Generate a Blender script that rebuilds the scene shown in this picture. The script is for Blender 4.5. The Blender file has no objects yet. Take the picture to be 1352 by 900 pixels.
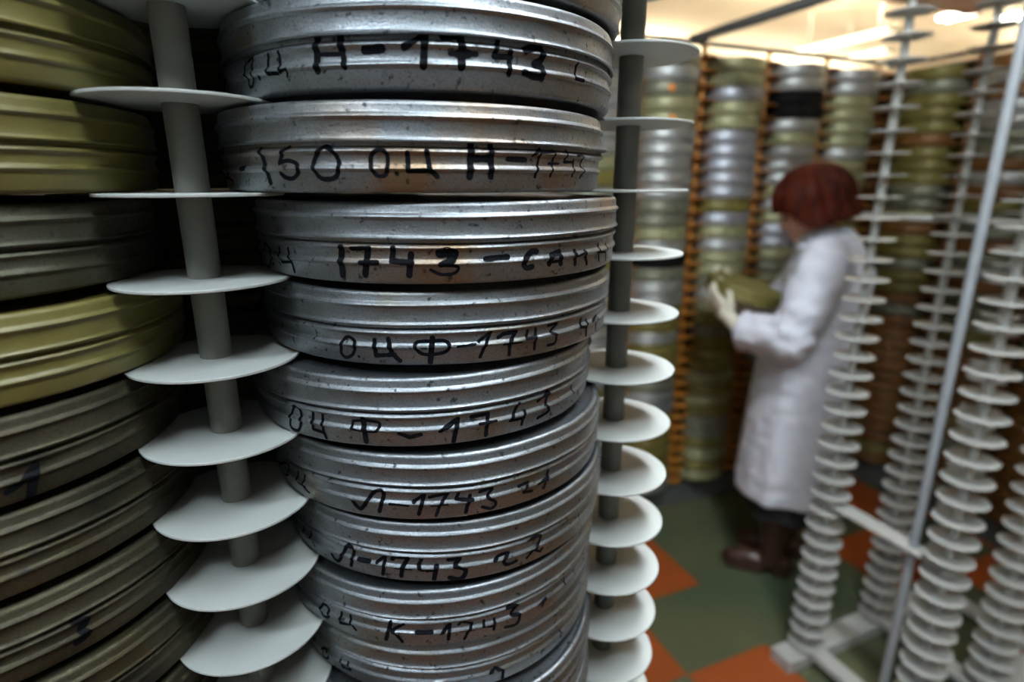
import bpy, bmesh, math, random
from mathutils import Vector, Matrix, noise

# ------------------------------------------------------------------ camera, world, exposure, lights
SC = bpy.context.scene
COL = SC.collection
EYE = 1.395                                   # eye height above the floor, metres
cam_d = bpy.data.cameras.new('camera')
cam = bpy.data.objects.new('camera', cam_d)
COL.objects.link(cam)
cam.location = (0, 0, EYE)
cam.rotation_euler = (math.radians(90 - 15.57), 0, 0)
cam.rotation_mode = 'XYZ'
cam_d.sensor_width = 36
cam_d.lens = 36 * 757.7 / 1352
cam_d.clip_start = 0.02
cam_d.dof.use_dof = True
cam_d.dof.focus_distance = 0.345
cam_d.dof.aperture_fstop = 3.8
SC.camera = cam

SC.view_settings.view_transform = 'Standard'
SC.view_settings.look = 'None'
SC.view_settings.gamma = 1
SC.view_settings.use_curve_mapping = False
SC.view_settings.exposure = 0.0

W = bpy.data.worlds.new('world')
SC.world = W
W.use_nodes = True
W.node_tree.nodes['Background'].inputs[0].default_value = (0.8, 0.9, 1.0, 1)
W.node_tree.nodes['Background'].inputs[1].default_value = 0.02

UA = math.radians(22.87)                      # direction of the tile grid and the racks
U = Vector((math.cos(UA), math.sin(UA), 0))
V = Vector((-math.sin(UA), math.cos(UA), 0))
Z = Vector((0, 0, 1))

TUBE_COOL, TUBE_KEY, TUBE_AISLE, TUBE_FILL, TUBE_DIM, TUBE_GLARE = 190.0, 150.0, 255.0, 860.0, 3.5, 16.0  # emission of the fluorescent tubes (lamps: see ceiling_light below)

# ------------------------------------------------------------------ helpers
def link(name, me, parent=None, mat=None, loc=None, rot=None):
    o = bpy.data.objects.new(name, me); COL.objects.link(o)
    if parent is not None: o.parent = parent
    if mat is not None and me is not None and len(me.materials) == 0: me.materials.append(mat)
    if loc is not None: o.location = loc
    if rot is not None: o.rotation_euler = rot
    return o
def thing(name, label, cat, loc=(0, 0, 0), rotz=0, group=None):
    o = bpy.data.objects.new(name, None); COL.objects.link(o)
    o.empty_display_size = .02
    o.location = loc; o.rotation_euler = (0, 0, rotz)
    o['label'] = label; o['category'] = cat
    if group: o['group'] = group
    return o
def tag(o, label, cat, group=None, kind=None):
    o['label'] = label; o['category'] = cat
    if group: o['group'] = group
    if kind: o['kind'] = kind
    return o
def struct(o):
    o['kind'] = 'structure'; return o
def mk(name, vf, mat=None, smooth=None):
    me = bpy.data.meshes.new(name); me.from_pydata([tuple(v) for v in vf[0]], [], vf[1]); me.update()
    bm = bmesh.new(); bm.from_mesh(me); bmesh.ops.recalc_face_normals(bm, faces=bm.faces); bm.to_mesh(me); bm.free()
    if smooth is not None:
        for p in me.polygons: p.use_smooth = True
        me.set_sharp_from_angle(angle=math.radians(smooth))
    if mat: me.materials.append(mat)
    return me
def join(*vfs):
    v, f = [], []
    for a, b in vfs:
        n = len(v); v += list(a); f += [tuple(i + n for i in q) for q in b]
    return v, f
def box(c, s, rz=0.0, bev=0.0):
    """a box with softly chamfered vertical and horizontal edges"""
    bm = bmesh.new(); bmesh.ops.create_cube(bm, size=1)
    bmesh.ops.scale(bm, vec=s, verts=bm.verts)
    if bev: bmesh.ops.bevel(bm, geom=list(bm.edges), offset=bev, segments=2, affect='EDGES', profile=.5)
    bmesh.ops.rotate(bm, cent=(0, 0, 0), matrix=Matrix.Rotation(rz, 3, 'Z'), verts=bm.verts)
    bmesh.ops.translate(bm, vec=c, verts=bm.verts)
    bm.verts.index_update()
    r = ([v.co.copy() for v in bm.verts], [tuple(v.index for v in f.verts) for f in bm.faces]); bm.free(); return r
def bar(p, q, w, h, bev=.0015):
    """a straight bar of section w x h between two points"""
    p, q = Vector(p), Vector(q); d = (q - p)
    vf = box((0, 0, 0), (d.length, w, h), 0, bev)
    x = d.normalized(); up = Z if abs(x.z) < .95 else Vector((0, 1, 0))
    y = up.cross(x).normalized(); z = x.cross(y)
    m = Matrix((x, y, z)).transposed(); c = (p + q) / 2
    return [m @ v + c for v in vf[0]], vf[1]
def loft(rings, cap=True):
    v, f = [], []; n = len(rings[0])
    for r in rings: v += [Vector(p) for p in r]
    for i in range(len(rings) - 1):
        for j in range(n):
            k = (j + 1) % n
            f.append((i*n + j, i*n + k, (i+1)*n + k, (i+1)*n + j))
    if cap:
        f.append(tuple(range(n))[::-1]); f.append(tuple((len(rings)-1)*n + j for j in range(n)))
    return v, f
def tube(pts, rad, seg=14):
    pts = [Vector(p) for p in pts]; rings = []
    x = None
    for i, p in enumerate(pts):
        t = (pts[min(i+1, len(pts)-1)] - pts[max(i-1, 0)]).normalized()
        if x is None:
            x = t.orthogonal().normalized()
        x = (x - t * x.dot(t)).normalized(); y = t.cross(x)
        r = rad[i] if hasattr(rad, '__len__') else rad
        rings.append([p + (x * math.cos(a) + y * math.sin(a)) * r for a in [2*math.pi*k/seg for k in range(seg)]])
    return loft(rings)
def revolve(prof, seg, fn=None):
    """prof: list of (r, z) from bottom centre to top; fn(theta, r, z) -> (r, z) lets a surface be dented"""
    v, f, idx = [], [], []
    for (r, z) in prof:
        if r < 1e-6:
            v.append(Vector((0, 0, z))); idx.append([len(v) - 1] * seg); continue
        row = []
        for k in range(seg):
            t = 2*math.pi*k/seg; rr, zz = fn(t, r, z) if fn else (r, z)
            v.append(Vector((rr*math.cos(t), rr*math.sin(t), zz))); row.append(len(v) - 1)
        idx.append(row)
    for a, b in zip(idx[:-1], idx[1:]):
        for k in range(seg):
            q = [a[k], a[(k+1) % seg], b[(k+1) % seg], b[k]]
            u = []
            for i in q:
                if i not in u: u.append(i)
            if len(u) > 2: f.append(tuple(u))
    return v, f
def ellipsoid(c, r, rot=None, seg=20, rings=12):
    v, f = revolve([(math.sin(math.pi*i/rings), -math.cos(math.pi*i/rings)) for i in range(rings+1)], seg)
    m = Matrix.Diagonal(Vector(r))
    if rot is not None: m = rot @ m
    return [m @ p + Vector(c) for p in v], f
def fuse(name, vfs, voxel, smooth=4, mat=None, fac=.5):
    """one continuous closed surface grown from overlapping closed volumes"""
    me = mk(name, join(*vfs)); o = bpy.data.objects.new(name, me); COL.objects.link(o)
    m = o.modifiers.new('r', 'REMESH'); m.mode = 'VOXEL'; m.voxel_size = voxel
    s = o.modifiers.new('s', 'SMOOTH'); s.factor = fac; s.iterations = smooth
    dg = bpy.context.evaluated_depsgraph_get(); dg.update()
    out = bpy.data.meshes.new_from_object(o.evaluated_get(dg))
    bpy.data.objects.remove(o); bpy.data.meshes.remove(me)
    out.name = name; out.materials.clear()
    for p in out.polygons: p.use_smooth = True
    if mat: out.materials.append(mat)
    return out

# ------------------------------------------------------------------ materials
def mat(name, color, rough=.5, metal=0.0, var=None, scale=30.0, amount=.5, bump=0.0, bscale=60.0, emit=None, estr=0,
        rvar=0.0, spec=.5, stretch=None, detail=6, lo=.35, hi=.7):
    m = bpy.data.materials.new(name); m.use_nodes = True
    nt = m.node_tree; b = nt.nodes['Principled BSDF']
    b.inputs['Base Color'].default_value = (*color, 1); b.inputs['Roughness'].default_value = rough
    b.inputs['Metallic'].default_value = metal; b.inputs['Specular IOR Level'].default_value = spec
    if emit:
        b.inputs['Emission Color'].default_value = (*emit, 1); b.inputs['Emission Strength'].default_value = estr
    if var or bump or rvar:
        tc = nt.nodes.new('ShaderNodeTexCoord'); mp = nt.nodes.new('ShaderNodeMapping')
        nt.links.new(tc.outputs['Object'], mp.inputs['Vector'])
        if stretch: mp.inputs['Scale'].default_value = stretch
        oi = nt.nodes.new('ShaderNodeObjectInfo'); sc = nt.nodes.new('ShaderNodeVectorMath'); sc.operation = 'SCALE'
        cb = nt.nodes.new('ShaderNodeCombineXYZ'); nt.links.new(oi.outputs['Random'], cb.inputs[0]); nt.links.new(oi.outputs['Random'], cb.inputs[2])
        nt.links.new(cb.outputs[0], sc.inputs[0]); sc.inputs['Scale'].default_value = 17.0
        nt.links.new(sc.outputs[0], mp.inputs['Location'])
    if var or rvar:
        n = nt.nodes.new('ShaderNodeTexNoise'); n.inputs['Scale'].default_value = scale; n.inputs['Detail'].default_value = detail
        nt.links.new(mp.outputs[0], n.inputs['Vector'])
        r = nt.nodes.new('ShaderNodeMapRange'); r.inputs['From Min'].default_value = lo; r.inputs['From Max'].default_value = hi
        nt.links.new(n.outputs['Fac'], r.inputs['Value'])
    if var:
        r.inputs['To Max'].default_value = amount
        mx = nt.nodes.new('ShaderNodeMix'); mx.data_type = 'RGBA'
        mx.inputs[6].default_value = (*color, 1); mx.inputs[7].default_value = (*var, 1)
        nt.links.new(r.outputs[0], mx.inputs[0]); nt.links.new(mx.outputs[2], b.inputs['Base Color'])
    if rvar:
        r2 = nt.nodes.new('ShaderNodeMapRange'); r2.inputs['From Min'].default_value = lo; r2.inputs['From Max'].default_value = hi
        r2.inputs['To Min'].default_value = rough; r2.inputs['To Max'].default_value = rough + rvar
        nt.links.new(n.outputs['Fac'], r2.inputs['Value']); nt.links.new(r2.outputs[0], b.inputs['Roughness'])
    if bump:
        n2 = nt.nodes.new('ShaderNodeTexNoise'); n2.inputs['Scale'].default_value = bscale; n2.inputs['Detail'].default_value = 8
        nt.links.new(mp.outputs[0], n2.inputs['Vector'])
        bp = nt.nodes.new('ShaderNodeBump'); bp.inputs['Strength'].default_value = bump; bp.inputs['Distance'].default_value = .002
        nt.links.new(n2.outputs['Fac'], bp.inputs['Height']); nt.links.new(bp.outputs[0], b.inputs['Normal'])
    return m
def tin(name, base, grime, rust, rough=.36, metal=1.0, grime_amt=.7, rust_lo=.58):
    """worn tinplate: fine speckle, cloudy patches of grime, a few rusty-yellow stains"""
    m = mat(name, base, rough, metal, rvar=.2, scale=420, lo=.3, hi=.7, bump=.16, bscale=700)
    nt = m.node_tree; b = nt.nodes['Principled BSDF']; mp = [n for n in nt.nodes if n.type == 'MAPPING'][0]
    def layer(prev, col, scale, lo, hi, amt, detail=8):
        n = nt.nodes.new('ShaderNodeTexNoise'); n.inputs['Scale'].default_value = scale; n.inputs['Detail'].default_value = detail
        nt.links.new(mp.outputs[0], n.inputs['Vector'])
        r = nt.nodes.new('ShaderNodeMapRange'); r.inputs[1].default_value = lo; r.inputs[2].default_value = hi; r.inputs[4].default_value = amt
        nt.links.new(n.outputs['Fac'], r.inputs[0])
        x = nt.nodes.new('ShaderNodeMix'); x.data_type = 'RGBA'; x.inputs[7].default_value = (*col, 1)
        if isinstance(prev, tuple): x.inputs[6].default_value = (*prev, 1)
        else: nt.links.new(prev, x.inputs[6])
        nt.links.new(r.outputs[0], x.inputs[0]); return x.outputs[2]
    c = layer(base, tuple(k*.6 for k in base), 900, .5, .66, .75, 3)
    c = layer(c, grime, 26, .45, .72, grime_amt)
    c = layer(c, rust, 14, rust_lo, .72, .75)
    c = layer(c, (.03, .03, .03), 210, .62, .70, .85, 4)
    nt.links.new(c, b.inputs['Base Color'])
    return m
M = {}
M['tin'] = tin('bare_tinplate', (.30, .325, .35), (.205, .217, .222), (.21, .165, .075))
M['tin_stained'] = tin('stained_tinplate', (.29, .31, .33), (.195, .20, .19), (.26, .15, .05), rust_lo=.52)
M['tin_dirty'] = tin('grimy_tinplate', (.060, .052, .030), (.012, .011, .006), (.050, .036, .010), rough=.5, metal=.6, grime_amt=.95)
M['tin_grey_green'] = tin('grey_green_tinplate', (.078, .077, .052), (.042, .041, .025), (.05, .042, .014), rough=.45, metal=.6, grime_amt=.8)
M['olive'] = mat('olive_yellow_enamel', (.140, .122, .034), .42, 0, var=(.095, .083, .020), scale=18, amount=.7, bump=.1, bscale=300)
M['ink'] = mat('black_marker_ink', (.0025, .003, .005), .7, 0, spec=.08, var=(.05, .055, .065), scale=700, amount=.45, lo=.64, hi=.74)
M['enamel'] = mat('grey_white_enamel', (.47, .495, .475), .42, 0, var=(.40, .415, .39), scale=22, amount=.5, bump=.05, bscale=200)
M['enamel_post'] = mat('dusty_grey_enamel', (.165, .168, .14), .5, 0, var=(.09, .09, .072), scale=40, amount=.6, bump=.12, bscale=160)
M['enamel_far'] = mat('cream_grey_enamel', (.50, .505, .475), .45, 0, var=(.42, .42, .38), scale=18, amount=.5)
M['steel_grey'] = mat('grey_painted_steel', (.33, .36, .38), .45, .0, var=(.26, .28, .29), scale=25, amount=.5)
M['orange_rack'] = mat('orange_brown_enamel', (.55, .23, .035), .45, 0, var=(.36, .14, .02), scale=25, amount=.6)
M['brown_rack'] = mat('dark_brown_enamel', (.20, .085, .02), .5, 0, var=(.12, .05, .012), scale=25, amount=.6)
M['dark_rail'] = mat('dark_painted_steel', (.10, .105, .10), .5)  # backlit shade of the tie bar painted in as dark colour; rails share it
M['far_silver'] = mat('silver_can_far', (.46, .48, .47), .46, .75, var=(.30, .30, .26), scale=20, amount=.6)
M['far_blue'] = mat('bluish_silver_can', (.42, .44, .47), .46, .75, var=(.34, .36, .42), scale=20, amount=.6)
M['far_cream'] = mat('cream_green_can', (.33, .33, .18), .45, .35, var=(.24, .23, .11), scale=20, amount=.6)
M['far_olive'] = mat('olive_can', (.19, .165, .04), .45, .25, var=(.13, .11, .025), scale=20, amount=.6)
M['far_brown'] = mat('rusty_brown_can', (.20, .085, .018), .5, .2, var=(.10, .045, .012), scale=20, amount=.7)
M['far_grey'] = mat('dull_grey_green_can', (.22, .225, .16), .46, .5, var=(.15, .15, .10), scale=20, amount=.6)
M['far_black'] = mat('black_can', (.004, .004, .004), .7, 0, spec=.1)  # black that paints the dark of gaps in the back stacks
M['orange_paper'] = mat('orange_paper', (.80, .24, .03), .7)
M['ceiling'] = mat('cream_ceiling_paint', (.84, .77, .60), .9, 0, var=(.74, .66, .48), scale=2.5, amount=.5)
M['wall'] = mat('dull_grey_wall_paint', (.36, .37, .37), .9, 0, var=(.30, .31, .30), scale=3, amount=.5)
M['tile_green'] = mat('green_floor_tile', (.064, .090, .050), .45, 0, var=(.115, .115, .055), scale=3.2, amount=.9, bump=.04, bscale=40)
M['tile_orange'] = mat('orange_floor_tile', (.36, .075, .012), .45, 0, var=(.25, .06, .012), scale=5, amount=.6, bump=.04, bscale=40)
M['tube_cool'] = mat('lit_tube_cool', (.9, .95, 1), .4, emit=(.78, .90, 1.0), estr=TUBE_COOL)
for nm, cc, st in (('tube_key', (.80, .92, 1.0), TUBE_KEY), ('tube_aisle', (.88, .94, 1.0), TUBE_AISLE), ('tube_warm', (1.0, .88, .66), TUBE_FILL), ('tube_dim', (1.0, .90, .70), TUBE_DIM), ('tube_glare', (1.0, .95, .85), TUBE_GLARE)):
    M[nm] = mat('lit_' + nm, (1, .93, .8), .4, emit=cc, estr=st)
M['white_metal'] = mat('white_lamp_housing', (.8, .8, .76), .5)
M['skin'] = mat('skin', (.72, .42, .31), .5, 0, var=(.66, .34, .25), scale=30, amount=.4)
M['coat'] = mat('white_cotton', (.74, .76, .84), .85, 0, var=(.66, .68, .77), scale=14, amount=.5, bump=.15, bscale=90)
M['glove'] = mat('cream_cotton', (.78, .74, .60), .9, 0, bump=.2, bscale=200)
M['hair'] = mat('dark_red_hair', (.060, .009, .003), .6, 0, spec=.08, var=(.010, .002, .0015), scale=9, amount=.95, stretch=(7, 7, 1.2), bump=.5, bscale=60)
M['boot'] = mat('dark_brown_leather', (.055, .022, .014), .36, 0, var=(.03, .012, .008), scale=20, amount=.7)
M['skirt'] = mat('black_wool', (.010, .011, .015), .85)
M['eye'] = mat('dark_eye', (.02, .012, .01), .2)
M['lip'] = mat('lip', (.50, .16, .13), .45)
INK = {
 '1': [
  (1.39, [(-129.48, 20.84), (-129.07, 18.44), (-128.92, 14.16), (-128.68, 9.89), (-129.94, 6.32), (-131.43, 7.07), (-131.37, 11.23), (-132.95, 14.32), (-132.13, 18.41), (-129.48, 20.84)]),
  (1.83, [(-126.12, 10.01), (-125.91, 9.47)]),
  (1.51, [(-122.05, 20.22), (-122.47, 10.99), (-118.8, 10.54)]),
  (1.49, [(-118.04, 20.52), (-117.92, 10.96)]),
  (1.23, [(-117.93, 11.3), (-115.57, 12.04), (-115.98, 8.71)]),
  (3.24, [(-106.91, 26.45), (-107.13, 10.28)]),
  (3.2, [(-101.19, 25.99), (-100.66, 18.98)]),
  (2.53, [(-100.66, 18.98), (-100.28, 11.41)]),
  (1.7, [(-106.85, 17.72), (-100.95, 17.49)]),
  (3.01, [(-95.59, 18.53), (-93.49, 18.61), (-91.56, 19.14)]),
  (2.51, [(-86.72, 19.45), (-84.28, 22.44), (-82.13, 25.49)]),
  (3.19, [(-82.01, 25.88), (-82.63, 11.25)]),
  (3.21, [(-78.09, 25.06), (-74.07, 25.76)]),
  (3.4, [(-74.19, 25.51), (-73.88, 19.49), (-74.17, 11.51)]),
  (2.05, [(-76.54, 17.57), (-70.54, 18)]),
  (3.41, [(-74.83, 17.52), (-72.51, 17.73)]),
  (2.27, [(-64.99, 25.89), (-66.4, 17.55), (-61.97, 17.97)]),
  (2.46, [(-62.3, 20.45), (-62.66, 9.75)]),
  (3.42, [(-58.2, 21.8), (-55.61, 24.01), (-53.31, 23.78), (-53.51, 18.63), (-55.38, 16.12)]),
  (3.28, [(-55.13, 16.17), (-52.97, 14.58), (-53.05, 9.94)]),
  (2.71, [(-53.31, 9.88), (-56.13, 9.89), (-58.67, 11.36)]),
  (1.74, [(-40.69, 19.54), (-41.41, 12.14), (-37.73, 12.08)]),
 ],
 '2': [
  (1.34, [(-145, 20.74), (-143.65, 17.31), (-142.88, 10.98), (-154.26, 6.63)]),
  (1.24, [(-154.2, 6.63), (-146.23, 8.59), (-140.68, 6.11), (-141.92, 3.18)]),
  (2.29, [(-132.34, 12.66), (-130.17, 12.96)]),
  (2.57, [(-122.96, 22.44), (-121.49, 13.62), (-120.4, 5.22)]),
  (1.78, [(-114.99, 21.11), (-113.12, 22.97)]),
  (1.97, [(-114.99, 21.11), (-116.63, 15.24)]),
  (1.89, [(-116.63, 15.24), (-113.96, 16.37), (-111.35, 14.85), (-110.64, 11.24), (-112.66, 7.41), (-114.99, 7.85), (-116.38, 9.86)]),
  (2.01, [(-103, 23.1), (-105.36, 19.15), (-106.48, 14.16), (-105.64, 9.08), (-103.96, 6.96), (-101.13, 7.8), (-99.91, 13.21), (-100.66, 19.06), (-103, 23.1)]),
  (1.81, [(-90.53, 21.36), (-92.31, 18.16), (-92.28, 12.34), (-91.02, 8.62), (-89.06, 9.46), (-88.52, 15.68), (-88.87, 20.14), (-90.53, 21.36)]),
  (1.74, [(-86.71, 9.88), (-86.56, 9.54)]),
  (2.16, [(-84.01, 19.94), (-83.97, 11.12), (-79.26, 11.39)]),
  (2.26, [(-79.67, 21.05), (-79.07, 11.97), (-77.42, 8.39)]),
  (3.11, [(-69.24, 24.82), (-69.74, 8.43)]),
  (2.79, [(-64.27, 24.49), (-64.43, 8.46)]),
  (3.03, [(-69.03, 17.64), (-64.58, 17.78)]),
  (2.21, [(-59.85, 17.7), (-54.7, 17.48)]),
  (1.41, [(-52.69, 19.86), (-49.93, 23.68), (-51.75, 8.39)]),
  (1.34, [(-49.75, 21.82), (-45.12, 22.55), (-46.44, 8.91)]),
  (1.07, [(-47.1, 15.83), (-43.17, 16.01)]),
  (1.4, [(-39.59, 23.58), (-40.96, 17.06), (-36.45, 17.3)]),
  (1.42, [(-36.3, 18.27), (-37.01, 9.04)]),
  (1.24, [(-35.24, 21.01), (-30.81, 21.56), (-32.6, 15.75), (-30.74, 12.63), (-32.63, 8.11)]),
 ],
 '3': [
  (1.4, [(-145.14, 17.62), (-138.84, 13.14), (-140.84, 7.32), (-144.29, 2.69), (-148.08, 5.55), (-146.23, 12.65), (-145.14, 17.62)]),
  (1.48, [(-139.16, 6.33), (-138.68, 6.02)]),
  (1.53, [(-133.64, 17.1), (-132.97, 8.54), (-128.19, 9.48)]),
  (1.51, [(-129.06, 17.35), (-127.76, 8.05), (-127.13, 3.62)]),
  (3.31, [(-109.07, 20.4), (-109.6, 12.86), (-109.5, 4.85)]),
  (2.05, [(-106.24, 19.82), (-101.25, 20.55)]),
  (3.09, [(-101.87, 19.7), (-103.07, 5.49)]),
  (2.42, [(-103.92, 12.26), (-99.52, 12.53)]),
  (2.68, [(-95.29, 20.68), (-95.87, 13.67), (-90.95, 12.76)]),
  (2.97, [(-91.07, 17.36), (-91.77, 5.73)]),
  (4.45, [(-83.99, 18.01), (-82.34, 18.9), (-80.58, 17.89), (-81.37, 14.42)]),
  (2.79, [(-81.38, 13.98), (-83.87, 11.73)]),
  (1.59, [(-83.88, 11.43), (-79.85, 10.64), (-80.42, 7.06), (-83.75, 6.09), (-86.4, 8.8)]),
  (2.66, [(-72.73, 14.32), (-69.85, 14.89), (-66.9, 14.96)]),
  (2.73, [(-58.42, 16.79), (-60.28, 16.65), (-62.26, 11.87), (-61.78, 7.92), (-59.85, 8.21)]),
  (3.01, [(-54.33, 8.94), (-53.78, 13.87), (-51.04, 15.37), (-50.23, 8.16)]),
  (1.61, [(-53.88, 9.86), (-50.89, 9.81)]),
  (2.49, [(-44.93, 14.6), (-44.39, 6.62)]),
  (1.67, [(-44.83, 10.69), (-40.77, 12.55)]),
  (2.34, [(-40.4, 13.48), (-38.63, 5.59)]),
  (1.76, [(-32.32, 16.36), (-31.28, 5.61)]),
  (1.82, [(-25.99, 15.28), (-25.33, 4.61)]),
  (1.34, [(-33.44, 11.48), (-25.78, 9.84)]),
 ],
 '4': [
  (1.71, [(-109.41, 16.55), (-110.67, 13.43), (-111.41, 6.66), (-109.92, 3.82), (-107.7, 6.44), (-106.74, 13.26), (-108.1, 16.6), (-109.41, 16.55)]),
  (1.31, [(-106.07, 5.28), (-105.88, 5)]),
  (2.29, [(-101.23, 16.01), (-101.04, 6.52), (-95.91, 7.56)]),
  (2.38, [(-97.4, 17.01), (-96.58, 8.03), (-94.56, 3.78)]),
  (2.77, [(-85.75, 17.62), (-86.56, 2.99)]),
  (1.78, [(-85.91, 15.89), (-89.59, 15.46), (-90.32, 12.35), (-88.76, 8.28), (-85.69, 7.65), (-82.37, 9.19), (-81.46, 13.35), (-82.94, 16.01), (-85.78, 15.88)]),
  (1.29, [(-79.31, 12.22), (-74.66, 13.02)]),
  (1.71, [(-73.61, 14.55), (-70.4, 19.55), (-73.35, 4.53)]),
  (2.03, [(-68.21, 15.83), (-66.75, 17.59), (-62.99, 18.34)]),
  (1.94, [(-62.99, 18.34), (-64.86, 12.46), (-65.03, 4.1)]),
  (1.33, [(-66.75, 11.29), (-61.59, 11.35)]),
  (1.56, [(-59.46, 17.98), (-59.94, 13.11), (-56.79, 13.5)]),
  (1.78, [(-56.79, 18.03), (-57.01, 5.08)]),
  (1.6, [(-52.34, 18.75), (-48.92, 18.86), (-51.5, 14.52), (-49.26, 11.49), (-49.41, 6.25), (-52.21, 5.7)]),
  (1.93, [(-37.5, 17.05), (-38.56, 12.1), (-33.72, 9.99)]),
  (1.95, [(-34.34, 14.98), (-34.01, 4.4)]),
  (1.42, [(-30.96, 12.69), (-26.37, 15.18), (-26.62, 4.03)]),
 ],
 '5': [
  (1.81, [(-121.79, 19.56), (-124.63, 5.46), (-121.07, 3.81), (-119.23, 13.01), (-119.73, 19.2), (-121.79, 19.56)]),
  (1.78, [(-114.62, 19.2), (-115.17, 7.57), (-111.7, 6.51)]),
  (1.67, [(-111.35, 18.35), (-111.67, 7.28), (-110.88, 2.95)]),
  (2.75, [(-99.05, 19.41), (-98.72, 3.93)]),
  (1.53, [(-98.85, 18.1), (-102.01, 17.16), (-102.44, 12.5), (-99.55, 10.96)]),
  (1.52, [(-98.85, 18.1), (-95.34, 17.5), (-94.55, 15.75), (-95.74, 11.51), (-98.11, 10.98)]),
  (2.23, [(-89.44, 10.5), (-86.72, 7.56), (-83.76, 9.37)]),
  (2.46, [(-78.48, 10.94), (-73.67, 17.6), (-75, 2.73)]),
  (2.08, [(-69.92, 17.76), (-65.14, 18.03), (-65.87, 3.78)]),
  (1.46, [(-67.8, 12.61), (-62.85, 12.7)]),
  (1.93, [(-55.53, 20.86), (-58.23, 10.16), (-53.45, 9.74)]),
  (1.73, [(-53.34, 14.4), (-54.32, 5.28)]),
  (1.89, [(-48.31, 18.05), (-43.96, 22.29), (-45.17, 14.21), (-43.45, 8.48), (-48.24, 6.18)]),
  (1.31, [(-31.19, 17.32), (-30.27, 11.98)]),
  (1.22, [(-25.18, 12.14), (-24.87, 6.98)]),
 ],
 '6': [
  (1.43, [(-140.61, 16.75), (-144.45, 11.03), (-141.42, 6.55), (-137.56, 10.69), (-136.96, 17.95), (-140.56, 17.06)]),
  (1.6, [(-130.63, 18.08), (-131.27, 9.65), (-127.32, 9.48)]),
  (1.58, [(-126.64, 19.73), (-128.02, 8.42), (-125.57, 6.39)]),
  (2.24, [(-108.6, 10.17), (-107.17, 6.44), (-105.62, 6.78), (-101.63, 19.15), (-98.87, 19.41), (-100.52, 5.59)]),
  (1.9, [(-97.12, 12.02), (-92.14, 11.33)]),
  (2.0, [(-90.51, 14.08), (-87.48, 19.13), (-89.28, 5.06)]),
  (1.78, [(-86.15, 16.9), (-84.85, 17.64), (-81.11, 19.1)]),
  (1.79, [(-81.11, 19.1), (-83.32, 11.3), (-84.52, 3.95)]),
  (1.37, [(-85.66, 11.08), (-81.2, 11.84)]),
  (1.79, [(-78.06, 18.95), (-78.88, 14.88), (-74.19, 13.34)]),
  (2.02, [(-74.9, 16.27), (-76.21, 4.42)]),
  (1.83, [(-72.07, 17.45), (-68.42, 18.36), (-69.85, 13.61), (-67.35, 7.6), (-68.64, 3.71), (-71.41, 6.29)]),
  (1.77, [(-60.09, 14.79), (-56.84, 15.5), (-58.32, 9), (-55.3, 7.87)]),
  (1.58, [(-53.33, 11.96), (-49.14, 14.11)]),
  (1.7, [(-49.12, 18.56), (-50.6, 6.44)]),
 ],
 '7': [
  (1.44, [(-156.3, 14.81), (-147.51, 15.92), (-149.68, 6.88)]),
  (1.59, [(-136.88, 16.45), (-136.67, 9.47), (-132.69, 10.58)]),
  (1.57, [(-132.15, 18.97), (-132.34, 10.78), (-130.72, 7.13)]),
  (2.18, [(-121.88, 8.57), (-120.66, 5.59), (-118.78, 6.42), (-115.15, 20.39), (-113.69, 21.31), (-112.53, 19.07), (-114.32, 5.45)]),
  (2.14, [(-110.97, 13.41), (-107.31, 13.74)]),
  (2.01, [(-104.88, 14.02), (-102.13, 19.56), (-103.42, 4.45)]),
  (2.54, [(-100.11, 17.46), (-99.56, 19.43), (-95.15, 19.83)]),
  (2.44, [(-95.15, 19.83), (-97.15, 11.9), (-97.64, 4.94)]),
  (1.66, [(-99.08, 11.24), (-94.48, 11.1)]),
  (2.09, [(-91.34, 18.63), (-92.28, 14.73), (-91.63, 10.78), (-87.2, 10.49)]),
  (2.76, [(-87.03, 13.95), (-87.9, 3.78)]),
  (2.66, [(-83.52, 18.02), (-80.43, 18.48), (-81.63, 13.18), (-78.7, 9.4), (-79.49, 3.63), (-81.5, 2.46), (-83.36, 4.19)]),
  (2.15, [(-69.86, 12.83), (-68.54, 15.55), (-65.5, 15.66), (-67.05, 11.29), (-65.97, 6.57), (-62.7, 7.15)]),
  (1.74, [(-59.06, 20.4), (-56.48, 21.55), (-54.27, 20.62), (-54.47, 15.43), (-59.01, 6.44)]),
  (1.51, [(-59.43, 11.39), (-56.99, 11.55), (-53.9, 6.89), (-53.11, 8.8)]),
 ],
 '8': [
  (2.06, [(-123.86, 17.13), (-125.47, 10.76), (-124.52, 6.37), (-121.88, 8.82), (-121.49, 15.94), (-123.86, 17.13)]),
  (1.77, [(-115.91, 17.81), (-116.95, 8.02), (-112.36, 10.44)]),
  (1.64, [(-112.57, 18.08), (-112.5, 10.38), (-111.02, 7.03)]),
  (2.41, [(-98.62, 20.94), (-100.66, 5.22)]),
  (2.17, [(-94.65, 20.26), (-98.44, 13.74), (-95.63, 4.71)]),
  (2.05, [(-91.02, 13.63), (-86.44, 13.6)]),
  (2.17, [(-83.69, 11.27), (-81.05, 18.65), (-81.63, 5.69)]),
  (1.72, [(-78.43, 16.81), (-77.53, 18.96), (-74.3, 16.14), (-76.74, 4.03)]),
  (1.27, [(-77.97, 11.61), (-73.83, 10.24)]),
  (1.74, [(-70.59, 16.2), (-70.92, 11.13), (-67.07, 9.08)]),
  (1.75, [(-67.31, 15.26), (-67.36, 6.09)]),
  (2.01, [(-63.14, 21.41), (-59.66, 20.55), (-61.75, 14.65), (-58.69, 12.02), (-59.45, 4.21), (-63.65, 5.05)]),
  (1.34, [(-51.16, 12.03), (-47.97, 13.46), (-49.4, 7.19)]),
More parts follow.
